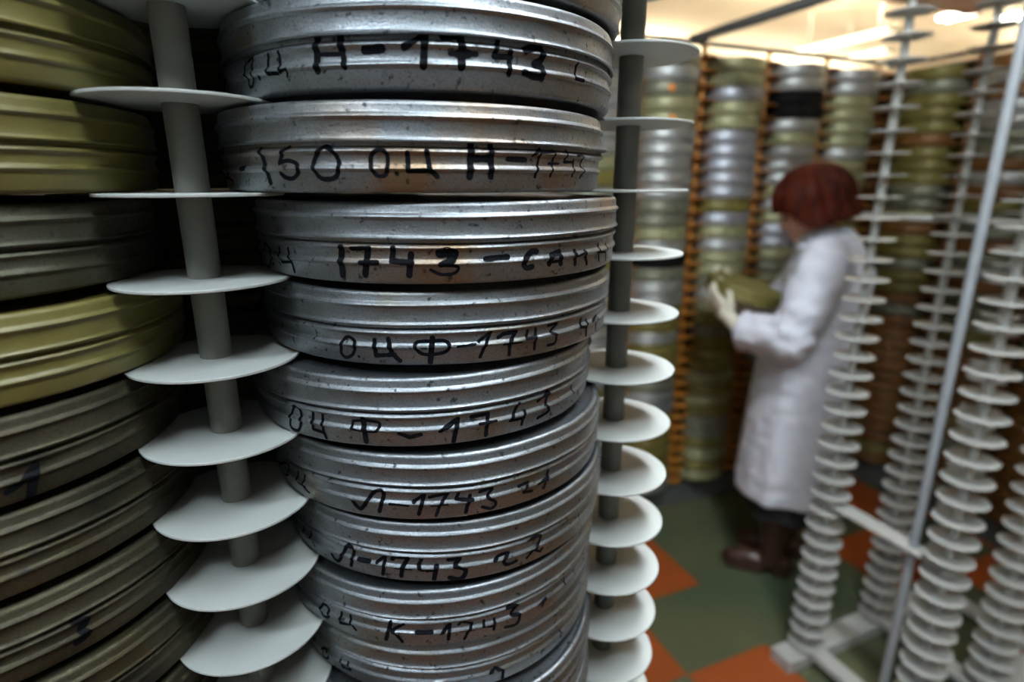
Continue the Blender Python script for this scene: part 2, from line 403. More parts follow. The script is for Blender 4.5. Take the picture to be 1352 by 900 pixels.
  (1.27, [(-38.07, 17.76), (-38.43, 10.5)]),
 ],
 '9': [
  (1.43, [(-130.44, 12.15), (-130.46, 4.35), (-127.74, 6.53), (-127.74, 14.23), (-130.44, 12.15)]),
  (1.52, [(-120.7, 13.79), (-120.65, 6.74), (-117.49, 7.82)]),
  (1.51, [(-117.55, 14.81), (-116.9, 7.48)]),
  (2.11, [(-69.62, 12.39), (-67.87, 15.15), (-64.89, 10.69), (-65.26, 1.39)]),
  (1.43, [(-49.6, 7.65), (-48.32, 10.86)]),
  (1.21, [(-40.28, 15.28), (-39.12, 6.55)]),
 ],
 'E': [
  (2.45, [(-36.92, 8.07), (-34.62, 9.88), (-31.3, 17.27)]),
  (3.52, [(-31.2, 17.17), (-33.32, 0.75)]),
 ],
 'G': [
  (3.41, [(-34.61, 22), (-32.2, 19.22), (-33.65, 15.22), (-32.68, 10.51), (-34.93, 8.58)]),
 ],
}

# ------------------------------------------------------------------ the room
def uv(a, b, z=0.0): return U * a + V * b + Z * z
UL, UR, VF, VB, CEIL = -2.2, 8.2, -2.4, 9.0, 2.75
def wall(name, a, b):
    d = (b - a); n = Vector((-d.y, d.x, 0)).normalized() * .1
    struct(link(name, mk(name, loft([[a, b, b + n, a + n], [p + Z * CEIL for p in (a, b, b + n, a + n)]]), M['wall'])))
wall('wall_rear', uv(UR, VF), uv(UL, VF))
wall('wall_left', uv(UL, VF), uv(UL, VB))
wall('wall_front', uv(UL, VB), uv(UR, VB))
wall('wall_right', uv(UR, VB), uv(UR, VF))
struct(link('ceiling', mk('ceiling', loft([[uv(UL-.1, VF-.1, CEIL), uv(UR+.1, VF-.1, CEIL), uv(UR+.1, VB+.1, CEIL), uv(UL-.1, VB+.1, CEIL)],
                                         [uv(UL-.1, VF-.1, CEIL+.1), uv(UR+.1, VF-.1, CEIL+.1), uv(UR+.1, VB+.1, CEIL+.1), uv(UL-.1, VB+.1, CEIL+.1)]]), M['ceiling'])))
# floor: 30 cm tiles, green field with orange tiles in a checker beside the racks
P1 = Vector((.6756, 1.7532, 0)); T = .30
fv, ff, fm = [], [], []
i0, i1 = math.floor((UL - P1.dot(U)) / T), math.ceil((UR - P1.dot(U)) / T)
j0, j1 = math.floor((VF - P1.dot(V)) / T), math.ceil((VB - P1.dot(V)) / T)
for i in range(i0, i1):
    for j in range(j0, j1):
        n = len(fv)
        fv += [P1 + U*T*(i+a) + V*T*(j+b) for a, b in ((0, 0), (1, 0), (1, 1), (0, 1))]
        ff.append((n, n+1, n+2, n+3))
        fm.append(1 if (i + j) % 2 and (i <= -1 or i >= 2) else 0)
me = mk('floor', (fv, ff)); me.materials.append(M['tile_green']); me.materials.append(M['tile_orange'])
for p, k in zip(me.polygons, fm): p.material_index = k
for p in me.polygons:
    if p.normal.z < 0: p.flip()
struct(link('floor', me))

# ------------------------------------------------------------------ ceiling lights (fluorescent, two tubes each) and added fill uplighters
def ceiling_light(x, y, z, rz, length, m, label, tray=None):
    """a batten hung on two rods, a tube along each side; the tray throws the light down or up"""
    t = thing('ceiling_light', label, 'ceiling light', (x, y, z), rz, 'fluorescent ceiling lights')
    h = box((0, 0, .012), (length, .045, .04), 0, .005)
    if tray:
        sg = 1 if tray == 'down' else -1
        pr = [(-.13, -.012), (-.03, .040), (.03, .040), (.13, -.012), (.134, -.008), (.03, .048), (-.03, .048), (-.134, -.008)]
        h = join(h, loft([[Vector((e*length*.5, a, c*sg)) for a, c in pr] for e in (-1, 1)]))
    rods = [tube([(s*length*.35, 0, .03), (s*length*.35, 0, CEIL - z + .01)], .006, 10) for s in (-1, 1)]
    ends = [box((s*length*.485, 0, 0), (.02, .12, .03), 0, .003) for s in (-1, 1)]
    link('lamp_housing', mk('lamp_housing', join(h, *rods, *ends), M['white_metal']), t)
    for s in (-1, 1):
        link('fluorescent_tube', mk('fluorescent_tube', tube([(-length*.475, s*.045, 0), (length*.475, s*.045, 0)], .013, 14), m, 40), t)
    return t
RV = UA + math.pi/2
for (x, y, z, rz, l, m, lab, tray) in (
        (-.62, -.76, 2.56, UA, .6, 'tube_cool', 'ceiling lamp behind the photographer to the left, out of the frame', 'down'),
        (.40, -.30, 2.60, RV, .8, 'tube_key', 'ceiling lamp behind the photographer to the right, out of the frame', 'down'),
        (.52, .60, 2.56, RV, .7, 'tube_aisle', 'ceiling lamp over the aisle in front of the person, out of the frame', 'down'),
        (.9, 7.0, 2.40, RV, 1.5, 'tube_warm', 'warm uplighter far beyond the back rack, hidden behind the lettered stack', 'up'),  # this and the next four: unseen uplighters added to brighten the far ceiling
        (2.25, 3.78, 2.46, UA, 1.5, 'tube_warm', 'warm uplighter behind the corner of the racks, out of the frame', 'up'),
        (4.1, 3.78, 2.46, UA, 1.5, 'tube_warm', 'warm uplighter behind the side rack, out of the frame', 'up'),
        (5.6, 5.2, 2.40, RV, 1.5, 'tube_warm', 'warm uplighter far to the right, out of the frame', 'up'),
        (3.2, 8.0, 2.40, UA, 1.5, 'tube_warm', 'warm uplighter at the far end of the room, hidden behind the stacks', 'up'),
        (2.62, 5.05, 2.46, RV, .9, 'tube_dim', 'long softly glowing ceiling lamp above the middle of the back rack top rail', None),
        (3.10, 5.55, 2.46, RV, .5, 'tube_dim', 'short softly glowing ceiling lamp just above the corner where the racks meet', None),
        (2.98, 4.28, 2.46, RV, .22, 'tube_glare', 'glaring lamp at the top of the photo between two bare shelf columns', None),
        (3.42, 4.3, 2.46, RV, .22, 'tube_glare', 'glaring lamp in the top right corner of the photo', None)):
    ceiling_light(x, y, z, rz, l, M[m], lab, tray)

# ------------------------------------------------------------------ film cans
ORD = ['topmost', 'second', 'third', 'fourth', 'fifth', 'sixth', 'seventh', 'eighth', 'ninth', 'tenth', 'eleventh', 'twelfth', 'thirteenth', 'fourteenth', 'fifteenth', 'sixteenth',
       'seventeenth', 'eighteenth', 'nineteenth', 'twentieth'] + ['twenty-' + w for w in ('first', 'second', 'third', 'fourth', 'fifth', 'sixth', 'seventh', 'eighth', 'ninth')] + \
      ['thirtieth'] + ['thirty-' + w for w in ('first', 'second', 'third', 'fourth', 'fifth', 'sixth')]
LID = [(128.6, 26.4), (130.4, 25.2), (131.1, 25.5), (131.2, 26.2), (130.4, 27.0), (129.9, 28), (129.8, 35.2), (130.0, 36.0), (130.9, 36.7), (131.4, 37.6),
       (131.0, 38.6), (129.9, 39.3), (129.5, 40.0), (129.3, 43.0), (128.9, 44.3), (128.0, 45.2), (126.8, 45.5), (125.4, 45.3), (124.4, 44.3), (123.0, 43.9), (95, 43.7), (0, 43.7)]
BODY = [(0, .9), (119, .9), (121.5, .2), (124.5, 0), (126.4, .4), (127.8, 1.2), (128.5, 2.4), (128.6, 9.9), (128.8, 10.6), (129.8, 11.3), (130.2, 12.2), (129.9, 13.2),
        (128.8, 14.0), (128.5, 14.8), (128.5, 18.6), (128.8, 19.4), (129.8, 20.1), (130.1, 20.9), (129.7, 21.8), (128.5, 22.6), (127.6, 23.4), (127.3, 28), (127.3, 31), (0, 31)]
def mmv(p): return [(r/1000, z/1000) for r, z in p]
def dent_fn(seed, dents, lift=None):
    """small irregularities of an old pressed tin; dents: (theta deg, z mm, half-width deg, half-height mm, depth mm)"""
    def fn(t, r, z):
        if r < .1: return r, z
        d = .0006 * noise.noise(Vector((math.cos(t)*2.2, math.sin(t)*2.2, seed*3.1 + z*30))) + .0003 * noise.noise(Vector((math.cos(t)*7, math.sin(t)*7, seed*5.7 + z*60)))
        dz = .0007 * noise.noise(Vector((math.cos(t)*1.6, math.sin(t)*1.6, seed*9.3)))
        for (th, zc, hw, hh, dep) in dents:
            a = (math.degrees(t) - th + 180) % 360 - 180
            if abs(a) < hw and abs(z*1000 - zc) < hh:
                w = (.5 + .5*math.cos(math.pi*a/hw)) * (.5 + .5*math.cos(math.pi*(z*1000 - zc)/hh))
                d -= dep/1000 * w
        if lift and z > .02:
            th, am = lift; dz += am/1000 * (.5 + .5*math.cos(t - math.radians(th)))
        return r + d, z + dz*min(1, z/.01)
    return fn
def body_radius(zmm):
    pts = BODY[3:23]
    for (r0, z0), (r1, z1) in zip(pts[:-1], pts[1:]):
        if z0 <= zmm <= z1: return (r0 + (r1 - r0) * (zmm - z0) / max(1e-6, z1 - z0)) / 1000
    return .1276
def ink_mesh(strokes, fn):
    """marker strokes lying on the wall of the can"""
    v, f = [], []
    def P(s, z, e):                                     # s: arc in mm at r = 128.7
        th = s / 128.7
        z = min(25.6, max(.9, z)); r, zz = fn(th, body_radius(z), z/1000)
        r += e
        return Vector((r*math.cos(th), r*math.sin(th), zz))
    for w, pts in strokes:
        q = [(math.radians(t) * 128.7, z) for t, z in pts]
        w = w * 1.22
        if len(q) > 4:                                   # rounded letters
            closed = q[0] == q[-1]; c = []
            for i in range(len(q) - 1):
                p0 = q[i-1] if i else (q[-2] if closed else q[0]); p1, p2 = q[i], q[i+1]
                p3 = q[i+2] if i + 2 < len(q) else (q[1] if closed else q[-1])
                for u in (0, .25, .5, .75):
                    c.append(tuple(.5*(2*p1[k] + (p2[k]-p0[k])*u + (2*p0[k]-5*p1[k]+4*p2[k]-p3[k])*u*u + (3*p1[k]-p0[k]-3*p2[k]+p3[k])*u**3) for k in (0, 1)))
            q = c + [q[-1]]
        d = []
        for (a, b), (c, e) in zip(q[:-1], q[1:]):
            n = max(1, int(math.hypot(c - a, e - b) / .5))
            d += [(a + (c-a)*i/n, b + (e-b)*i/n) for i in range(n)]
        d.append(q[-1]); rows = []
        for i, (a, b) in enumerate(d):
            a0, b0 = d[max(0, i-1)]; a1, b1 = d[min(len(d)-1, i+1)]
            l = math.hypot(a1-a0, b1-b0) or 1; nx, ny = -(b1-b0)/l, (a1-a0)/l
            ww = w * (1 + .16*noise.noise(Vector((a*.5, b*.5, w))))
            n = len(v); v += [P(a + nx*ww*k, b + ny*ww*k, .00022) for k in (-.5, -.25, 0, .25, .5)]; rows.append(n)
        for m, n in zip(rows[:-1], rows[1:]):
            for k in range(4): f.append((m+k, m+k+1, n+k+1, n+k))
        for (a, b) in (d[0], d[-1], *q[1:-1]):           # rounded ends and corners
            n = len(v); v.append(P(a, b, .0002)); S = 12
            for rr in (.25, .5): v += [P(a + w*rr*math.cos(2*math.pi*k/S), b + w*rr*math.sin(2*math.pi*k/S), .0002) for k in range(S)]
            for k in range(S):
                k1 = (k+1) % S
                f.append((n, n+1+k, n+1+k1)); f.append((n+1+k, n+1+S+k, n+1+S+k1, n+1+k1))
    return v, f
def near_can(label, x, y, z, m, seed, group, ink=None, dents=(), lift=None, mbody=None, seg=240):
    t = thing('film_can', label, 'film can', (x, y, z), 0, group)
    fn = dent_fn(seed, dents, lift)
    b = link('can_body', mk('can_body', revolve(mmv(BODY), seg, fn), mbody or m, 38), t)
    link('can_lid', mk('can_lid', revolve(mmv(LID), seg, fn), m, 38), t)
    if ink:
        ext = sorted((min(q[0] for q in s[1]), max(q[0] for q in s[1]), s) for s in ink)
        words, end = [], -1e9
        for lo, hi, s in ext:                            # words: strokes with no wide gap between them
            if lo - end > 3.2: words.append([])
            words[-1].append(s); end = max(end, hi)
        for wd in words:
            o = link('lettering', mk('lettering', ink_mesh(wd, fn), M['ink']), b)
            for p in o.data.polygons: p.use_smooth = True
    return t
Z0 = EYE - .0073                                        # height of the disc level nearest the eye
def lev(k): return Z0 - .05*k
G1 = 'bare tin film cans in the lettered stack'
NEAR = [(0, -.055, .449, -2, 'bare tin film can topmost of the lettered stack, only its lower edge in frame', M['tin'], (), None),
        (1, -.061, .442, -1, 'bare tin film can lettered О.Ц Н-1743 in very thick black marker', M['tin'], ((-134, 23, 26, 6, 4.5), (-60, 24, 9, 4, .8)), (-140, .5)),
        (2, -.067, .437, 0, 'bare tin film can lettered Ц-150 О.Ц Н-1743, lid dented at its right end', M['tin_stained'], ((-14, 26, 12, 10, -4.0), (-26, 24, 12, 6, 2.0)), None),
        (3, -.053, .445, 1, 'bare tin film can lettered 1743 with a blotted 3, rust spots on its lid', M['tin_stained'], ((-128, 22, 14, 5, 1.6),), None),
        (4, -.056, .452, 2, 'bare tin film can lettered О.Ц Ф-1743 in thin marker, fourth of the lettered cans', M['tin'], (), None),
        (5, -.069, .446, 3, 'bare tin film can lettered ОЦ Ф - 1743 with wide gaps, jutting out to the left', M['tin'], ((-142, 41, 14, 7, 2.0),), None),
        (6, -.060, .446, 4, 'bare tin film can lettered Л-1743 ч1, directly under the jutting can', M['tin'], (), None),
        (7, -.056, .451, 5, 'bare tin film can lettered Л-1743 ч2 in the lettered stack', M['tin'], (), None),
        (8, -.062, .449, 6, 'bare tin film can lettered ОЦ К-1743 near the foot of the photo', M['tin'], (), None),
        (9, -.061, .458, 7, 'bare tin film can cut off by the bottom edge, lowest of the lettered stack', M['tin'], (), None)]
TH = .0009                                               # half thickness of a shelf disc
for n, x, y, k, lab, m, dents, lift in NEAR:
    near_can(lab, x, y, lev(k) + TH + .0003, m, n + 1, G1, INK.get(str(n)), dents, lift)
G2 = 'film cans in the stack at the left edge'
LEFT = [('A', -.346, .341, -1, 'olive yellow film can at the top left corner of the photo', 'olive'),
        ('B', -.349, .336, 0, 'olive yellow film can second from the top in the left stack', 'olive'),
        ('C', -.357, .336, 1, 'grey green film can between two olive yellow cans in the left stack', 'tin_grey_green'),
        ('D', -.347, .336, 2, 'olive yellow film can third of the yellow ones, below the grey green can', 'olive'),
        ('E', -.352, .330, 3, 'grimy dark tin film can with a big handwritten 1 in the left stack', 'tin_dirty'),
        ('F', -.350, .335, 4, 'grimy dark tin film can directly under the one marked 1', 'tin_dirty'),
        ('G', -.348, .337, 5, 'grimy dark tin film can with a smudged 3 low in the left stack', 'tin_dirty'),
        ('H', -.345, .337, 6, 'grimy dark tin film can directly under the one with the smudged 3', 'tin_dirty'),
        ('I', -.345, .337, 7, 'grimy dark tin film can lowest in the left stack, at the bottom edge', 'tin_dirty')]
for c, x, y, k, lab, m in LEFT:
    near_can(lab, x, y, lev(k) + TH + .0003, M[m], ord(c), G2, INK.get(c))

for k in range(-8, 20):                                  # stack added to keep the gap behind the left post dark
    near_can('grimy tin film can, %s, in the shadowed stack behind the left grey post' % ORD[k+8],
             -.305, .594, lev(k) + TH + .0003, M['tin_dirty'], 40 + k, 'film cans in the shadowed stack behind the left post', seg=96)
for k in list(range(-8, -2)) + list(range(8, 20)):       # unseen cans added above and below both near stacks to block light
    above = k < 0
    near_can('bare tin film can %s the picture, %s of its stack' % ('above' if above else 'below', ORD[k+8]), -.060, .447, lev(k) + TH + .0003, M['tin'], 80 + k, G1, seg=96)
    if k < -2 or k > 7:
        near_can('grimy tin film can %s the picture, %s of the left stack' % ('above' if above else 'below', ORD[k+8]), -.348, .336, lev(k) + TH + .0003, M['tin_dirty'], 120 + k, G2, seg=96)

# ------------------------------------------------------------------ racks: posts carrying small round shelf discs
def ring_disc(r, hole, th, seg):
    return revolve([(hole, -th), (r - .0003, -th), (r, -th*.6), (r, th*.6), (r - .0003, th), (hole, th), (hole, -th)], seg)
DISC = mk('shelf_disc', ring_disc(.05, .0092, TH, 64), None, 30)
DISC_FAR = mk('shelf_disc', ring_disc(.05, .0092, .0011, 32), None, 30)
def project(p):
    c, s = math.cos(math.radians(15.57)), math.sin(math.radians(15.57)); z = p.z - EYE
    zc = p.y*c - z*s
    if zc < .05: return None
    return 676 + 757.7*p.x/zc, 450 - 757.7*(z*c + p.y*s)/zc, 50*757.7/1000/zc
def rack(label, posts, levels, mpost, mdisc, bars, base, zt, group=None, mbar=None, keep=100):
    """posts: ground points; levels: heights of the discs; bars: (name, p, q, w, h)"""
    c = base
    t = thing('film_rack', label, 'rack', c, 0, group)
    discs = []
    dm = DISC.copy(); dm.materials.append(mdisc)
    for p in posts:
        po = link('post', mk('post', tube([(0, 0, .0), (0, 0, zt)], .0094, 28), mpost, 40), t, loc=(p[0]-c[0], p[1]-c[1], 0))
        for z in levels:
            q = project(Vector((p[0], p[1], z)))
            vis = q is not None and -q[2] < q[0] < 1352 + q[2] and -20 < q[1] < 920
            discs.append((-(q[2] if vis else 0), len(discs), po, z))
    discs.sort(key=lambda d: (d[0], d[1]))
    rest = []
    for (s, _, po, z) in discs:
        if s < 0 and keep > 0:
            keep -= 1
            link('shelf_disc', dm, po, loc=(0, 0, z))
        else:
            rest.append(([v.co + po.location + Z*z for v in DISC_FAR.vertices], [tuple(f.vertices) for f in DISC_FAR.polygons]))
    if rest:
        o = link('shelf_disc', mk('shelf_disc', join(*rest), mdisc, 30), t); o['kind'] = 'stuff'
    for (n, p, q, w, h) in bars:
        link(n, mk(n, bar(Vector(p) - Vector(c), Vector(q) - Vector(c), w, h), mbar or mpost), t)
    return t
def xy(p, z): return (p[0], p[1], z)
LV = [lev(k) for k in range(-9, 26)]
# near rack: two posts in front, one behind each stack
L_ = Vector((-.1875, .3484, 0)); R_ = Vector((.092, .4838, 0)); ND = (R_ - L_).normalized(); NV = Vector((-ND.y, ND.x, 0)); PITCH = (R_ - L_).length
L2 = L_ - ND*PITCH
Cm, Cl = Vector((-.060, .447, 0)), Vector((-.348, .336, 0))
RM, RL = Cm + NV*.160, Cl + NV*.160
rack('grey post rack with round shelf discs holding the nearest two stacks of cans', [L_, R_, L2, RM, RL], LV, M['enamel_post'], M['enamel'],
     [('base_rail', xy(L2 - ND*.06, .02), xy(R_ + ND*.06, .02), .05, .04), ('base_rail', xy(RL - ND*.06, .02), xy(RM + ND*.06, .02), .05, .04),
      ('top_rail', xy(L2 - ND*.02, 1.91), xy(R_ + ND*.02, 1.91), .03, .03), ('top_rail', xy(RL, 1.91), xy(RM, 1.91), .03, .03)], L_, 1.9)
# empty rack on the right
A_ = Vector((.89, 1.43, 0)); g = .31
PA = {(i, j): A_ + U*g*i - V*g*j for i in range(3) for j in range(2)}
LA = [EYE + .013 + .05*k for k in range(-27, 11)]
S_ = Vector((.98, 1.216, 0))
e = rack('empty grey white rack of bare shelf discs beside the person', list(PA.values()), LA, M['enamel_far'], M['enamel_far'],
     [('tie_plate', xy(PA[0, 0] + V*.03, EYE - .862), xy(PA[0, 1] - V*.03, EYE - .862), .052, .006),
      ('tie_plate', xy(PA[1, 0] + V*.26, EYE - .098), xy(PA[1, 1] - V*.12, EYE - .098), .03, .012),
      ('base_rail', xy(PA[0, 0] - U*.10, .02), xy(PA[2, 0] + U*.06, .02), .07, .04), ('base_rail', xy(PA[0, 1] - U*.10, .02), xy(PA[2, 1] + U*.06, .02), .07, .04),
      ('base_rail', xy(PA[0, 0], .045), xy(PA[0, 1], .045), .05, .02), ('base_rail', xy(PA[1, 0], .045), xy(PA[1, 1], .045), .05, .02),
      ('top_rail', xy(PA[0, 0], 1.925), xy(PA[2, 0], 1.925), .03, .03), ('top_rail', xy(PA[0, 1], 1.925), xy(PA[2, 1], 1.925), .03, .03)], A_, 1.91)
link('upright_rod', mk('upright_rod', tube([(0, 0, .02), (0, 0, 1.92)], .0105, 18), M['steel_grey'], 40), e, loc=S_ - A_)
link('top_rail', mk('top_rail', bar(xy(PA[0, 0] - A_, 1.945), xy(PA[0, 1] - A_, 1.945), .03, .03), M['enamel_far']), e)
link('base_rail', mk('base_rail', bar(xy(PA[2, 0] - A_, .045), xy(PA[2, 1] - A_, .045), .05, .02), M['enamel_far']), e)

# ------------------------------------------------------------------ back racks with full stacks of cans
FAR_BODY = mmv([(0, .5), (124, 0), (128, 1.2), (128.5, 7), (130, 9), (128.5, 11), (128.5, 16), (130, 18.4), (128.5, 20.5), (128.4, 27)])
FAR_LID = mmv([(128.5, 26.4), (131, 26.6), (130, 29), (129.8, 36), (131.4, 38), (129.6, 40), (129.2, 43.5), (127.5, 45.5), (124, 44.5), (0, 44.2)])
CAN_MESH = {}
for k in ('far_silver', 'far_blue', 'far_cream', 'far_olive', 'far_brown', 'far_grey', 'far_black'):
    CAN_MESH[k] = (mk('can_body', revolve(FAR_BODY, 56), M[k], 35), mk('can_lid', revolve(FAR_LID, 56), M[k], 35))
COLOUR = {'far_silver': 'silver', 'far_blue': 'bluish silver', 'far_cream': 'cream green', 'far_olive': 'olive', 'far_brown': 'rusty brown', 'far_grey': 'dull grey', 'far_black': 'black'}
rnd = random.Random(11)
NB = 34; ZB = EYE + .3852
def far_stack(c, where, group, upper, lower, special=None):
    special = special or {}
    for k in range(NB):
        z = ZB - .05*k + .0017
        pal = upper if rnd.random() > (k - 6) / 16 else lower
        m = special.get(k) or rnd.choice(pal)
        t = thing('film_can', '%s can, %s%s, %s' % (COLOUR[m], ORD[k], '' if k == 0 else ' from top', where), 'film can',
                  (c.x + rnd.uniform(-.006, .006), c.y + rnd.uniform(-.006, .006), z), rnd.uniform(0, 6.28), group)
        link('can_body', CAN_MESH[m][0], t); link('can_lid', CAN_MESH[m][1], t)
        yield k, t
B0 = Vector((.687, 2.254, 0)) + V*.03
PB = [B0 + U*(.028 + .31*i) for i in range(-2, 3)] + [B0 + U*.955]
CB = [B0 + U*(-.127 + .31*i) + V*.034 for i in range(-1, 4)]
RB = [c + V*.160 for c in CB]
LVB = [ZB - .05*k for k in range(-1, NB)]
x0, x1 = B0 + U*-.62, B0 + U*.98
rack('tall rack with orange brown discs along the back holding full stacks of cans', PB + RB, LVB, M['orange_rack'], M['orange_rack'],
     [('top_rail', xy(x0, EYE + .480), xy(x1, EYE + .480), .016, .016), ('top_rail', xy(x0 + V*.19, EYE + .480), xy(x1 + V*.19, EYE + .480), .016, .016),
      ('tie_bar', xy(B0 - U*.03, EYE + .487), xy(B0 - U*.03 - V*1.75, EYE + .487), .03, .026),
      ('base_rail', xy(x0, .05), xy(x1, .05), .05, .10), ('base_rail', xy(x0 + V*.19, .05), xy(x1 + V*.19, .05), .05, .10)], B0, EYE + .48, mbar=M['dark_rail'])
S, BL, CR, OL, BR, GR = 'far_silver', 'far_blue', 'far_cream', 'far_olive', 'far_brown', 'far_grey'
where = ['back stack half hidden by near grey post', 'back stack beside near post discs', "back stack above the gloved hands",
         "back stack behind the red hair", "back stack behind the white shoulder", 'corner back stack behind bare discs']
up = [[S, S, CR, BL], [S, CR, GR, CR, S], [S, CR, S, BL, CR, GR], [CR, S, BL, S], [BL, S, CR, S], [S, CR, OL, GR]]
lo = [[GR, OL, S], [OL, GR, OL, S], [OL, GR, OL, CR], [OL, GR, BR], [OL, GR, S], [OL, BR, GR]]
for i, c in enumerate(CB):
    sp = {}
    if i == 3: sp = {2: 'far_black', 3: 'far_black', 0: S, 1: S}  # two black cans paint the darkness of an empty slot
    if i == 1: sp = {14: 'far_black'}  # black can paints a dark gap in this stack
    if i == 2: sp = {5: BL, 6: BL, 11: BL}
    for k, t in far_stack(c, where[i], 'film cans in the back rack', up[i], lo[i], sp):
        if (i, k) in ((1, 2), (1, 4)):                   # two cans of this stack carry a round orange sticker
            d = Vector((0, 0, 0)) - Vector((t.location.x, t.location.y, 0)); a = math.atan2(d.y, d.x) + (.28 if k == 2 else .35) - t.rotation_euler.z
            st = []
            for rr in (0, .5, 1):
                st.append([Vector((.1325*math.cos(a + .012/.13*rr*math.cos(q)), .1325*math.sin(a + .012/.13*rr*math.cos(q)), .023 + .012*rr*math.sin(q))) for q in [2*math.pi*w/14 for w in range(14)]])
            link('round_sticker', mk('round_sticker', loft(st, False), M['orange_paper']), t)['label'] = 'round orange sticker on the can wall'
# side rack beyond the bare discs, running towards the camera from the corner
D0 = Vector((1.655, 2.665, 0)); DN = -V; DV = U
PD = [D0 + DN*.31*i for i in range(0, 4)]
CD = [D0 + DN*(.155 + .31*i) + DV*.034 for i in range(0, 3)]
RD = [c + DV*.160 for c in CD]
rack('rack with dark brown discs along the right side, behind the bare shelf discs', PD + RD, LVB, M['brown_rack'], M['brown_rack'],
     [('top_rail', xy(D0 - DN*.05, EYE + .475), xy(D0 + DN*1.1, EYE + .475), .016, .016), ('top_rail', xy(D0 + DV*.19, EYE + .475), xy(D0 + DN*1.1 + DV*.19, EYE + .475), .016, .016),
      ('base_rail', xy(D0 - DN*.05, .05), xy(D0 + DN*1.1, .05), .05, .10), ('base_rail', xy(D0 + DV*.19, .05), xy(D0 + DN*1.1 + DV*.19, .05), .05, .10)], D0, EYE + .475, mbar=M['dark_rail'])
wd = ['side rack stack nearest the corner', 'middle side rack stack', 'side rack stack at right edge']
for i, c in enumerate(CD):
    for k, t in far_stack(c, wd[i], 'film cans in the side rack', [[OL, GR, CR, BR, OL], [S, OL, BR, GR, BR], [BR, OL, BR, GR]][i], [OL, BR, BR, GR]): pass
# rear layer of cans seen only through the gaps of the back rack
rv = []
for i in range(-1, 3):
    c = B0 + U*(.028 + .31*i) + V*.30
    for k in range(NB):
        q = revolve(FAR_BODY[:4] + [(.1285, .027), (.131, .0268), (.130, .043), (.127, .0455), (0, .0445)], 20)
        rv.append(([p + c + Z*(ZB - .05*k + .0017) for p in q[0]], q[1]))
tag(link('film_can', mk('film_can', join(*rv), M['far_brown'], 35)), 'rusty brown film cans packed behind the gaps of the back rack', 'film can', None, 'stuff')
rv = []
for c in [D0 + DN*.31*i + DV*.30 for i in range(0, 3)] + [D0 - DN*.158 + DV*.034]:
    for k in range(NB):
        q = revolve(FAR_BODY[:4] + [(.1285, .027), (.131, .0268), (.130, .043), (.127, .0455), (0, .0445)], 20)
        rv.append(([p + c + Z*(ZB - .05*k + .0017) for p in q[0]], q[1]))
tag(link('film_can', mk('film_can', join(*rv), M['far_brown'], 35)), 'rusty brown film cans packed behind the gaps of the side rack', 'film can', None, 'stuff')
# pale bare rack far behind, seen only as slivers through the gap between the near stacks
PX = [B0 + U*s - V*.02 for s in (-1.56, -1.87, -2.18, -2.49)]
rack('pale bare rack far off at the left, seen through the gap under the yellow cans', PX, LVB, M['enamel_far'], M['enamel_far'],
     [('tie_plate', xy(B0 + U*-3.0, EYE - .072), xy(B0 + U*-1.5, EYE - .072), .05, .02), ('base_rail', xy(B0 + U*-3.0, .03), xy(B0 + U*-1.5, .03), .06, .06)], PX[0], 1.9, keep=0)

# ------------------------------------------------------------------ the person in the white coat
PER = Vector((1.005, 1.875, 0)); PA_ = math.radians(66)
per = thing('person', 'red-haired person in white lab coat and cream gloves, reading a can', 'person', PER, PA_)
H0 = Vector((0, .055, 1.325)); HT = Matrix.Rotation(math.radians(-30), 3, 'X')
def hd(c, r, rot=None, **k):
    return ellipsoid(H0 + HT @ Vector(c), r, HT @ rot if rot is not None else HT, **k)
def limb(pts, rad, seg=16): return tube(pts, rad, seg)
SHL, ELL, WRL = Vector((-.160, -.010, 1.160)), Vector((-.205, .070, .920)), Vector((-.140, .215, .925))
SHR, ELR, WRR = Vector((.160, -.010, 1.160)), Vector((.200, .090, .945)), Vector((.132, .230, .955))
def along(a, b, t): return a + (b - a) * t
def legp(x, y): return limb([(x, 0, .82), (x, .005, .62), (x*.95, y*.5 + .02, .42), (x*.92, y, .25), (x*.9, y, .07)], [.085, .075, .055, .05, .036])
def hand_pieces(side, w, d, n):
    """palm and five bent fingers; w wrist, d finger direction, n direction the palm faces"""
    y = d.normalized(); z = (-n + y * n.dot(y)).normalized(); x = y.cross(z)       # z = back of the hand
    m = Matrix((x, y, z)).transposed()
    P = lambda a, b, c: w + m @ (Vector((a, b, c)) * 1.12)
    R = Matrix((x, y, z)).transposed()
    o = [ellipsoid(P(0, .043, 0), (.036, .048, .014), R), ellipsoid(P(0, .068, .001), (.037, .022, .012), R), tube([P(0, -.06, 0), P(0, .0, 0), P(0, .03, 0)], [.024, .025, .03], 14),
         ellipsoid(P(side*.022, .030, -.006), (.016, .026, .014), R)]
    for k, (ax, ln) in enumerate(((.028, .066), (.0095, .074), (-.0095, .069), (-.028, .054))):
        a = ax * side; b0 = .082 - abs(ax)*.12
        q, an, pos = [P(a*.9, b0 - .025, 0), P(a, b0, .001)], 0, Vector((a, b0, .001))
        for s, bend in ((.42, 28), (.33, 38), (.25, 26)):
            an += math.radians(bend); pos = pos + Vector((a*.06, math.cos(an), -math.sin(an))) * ln * s; q.append(P(*pos))
        o.append(tube(q, [.0095, .0098, .0092, .0086, .0068], 10)); o.append(ellipsoid(q[-1], (.0072,)*3, seg=10, rings=8))
    t = [P(side*.022, .012, -.004), P(side*.040, .034, -.012), P(side*.048, .058, -.026), P(side*.043, .078, -.040)]
    o.append(tube(t, [.012, .0115, .0105, .008], 10)); o.append(ellipsoid(t[-1], (.0083,)*3, seg=10, rings=8))
    return o
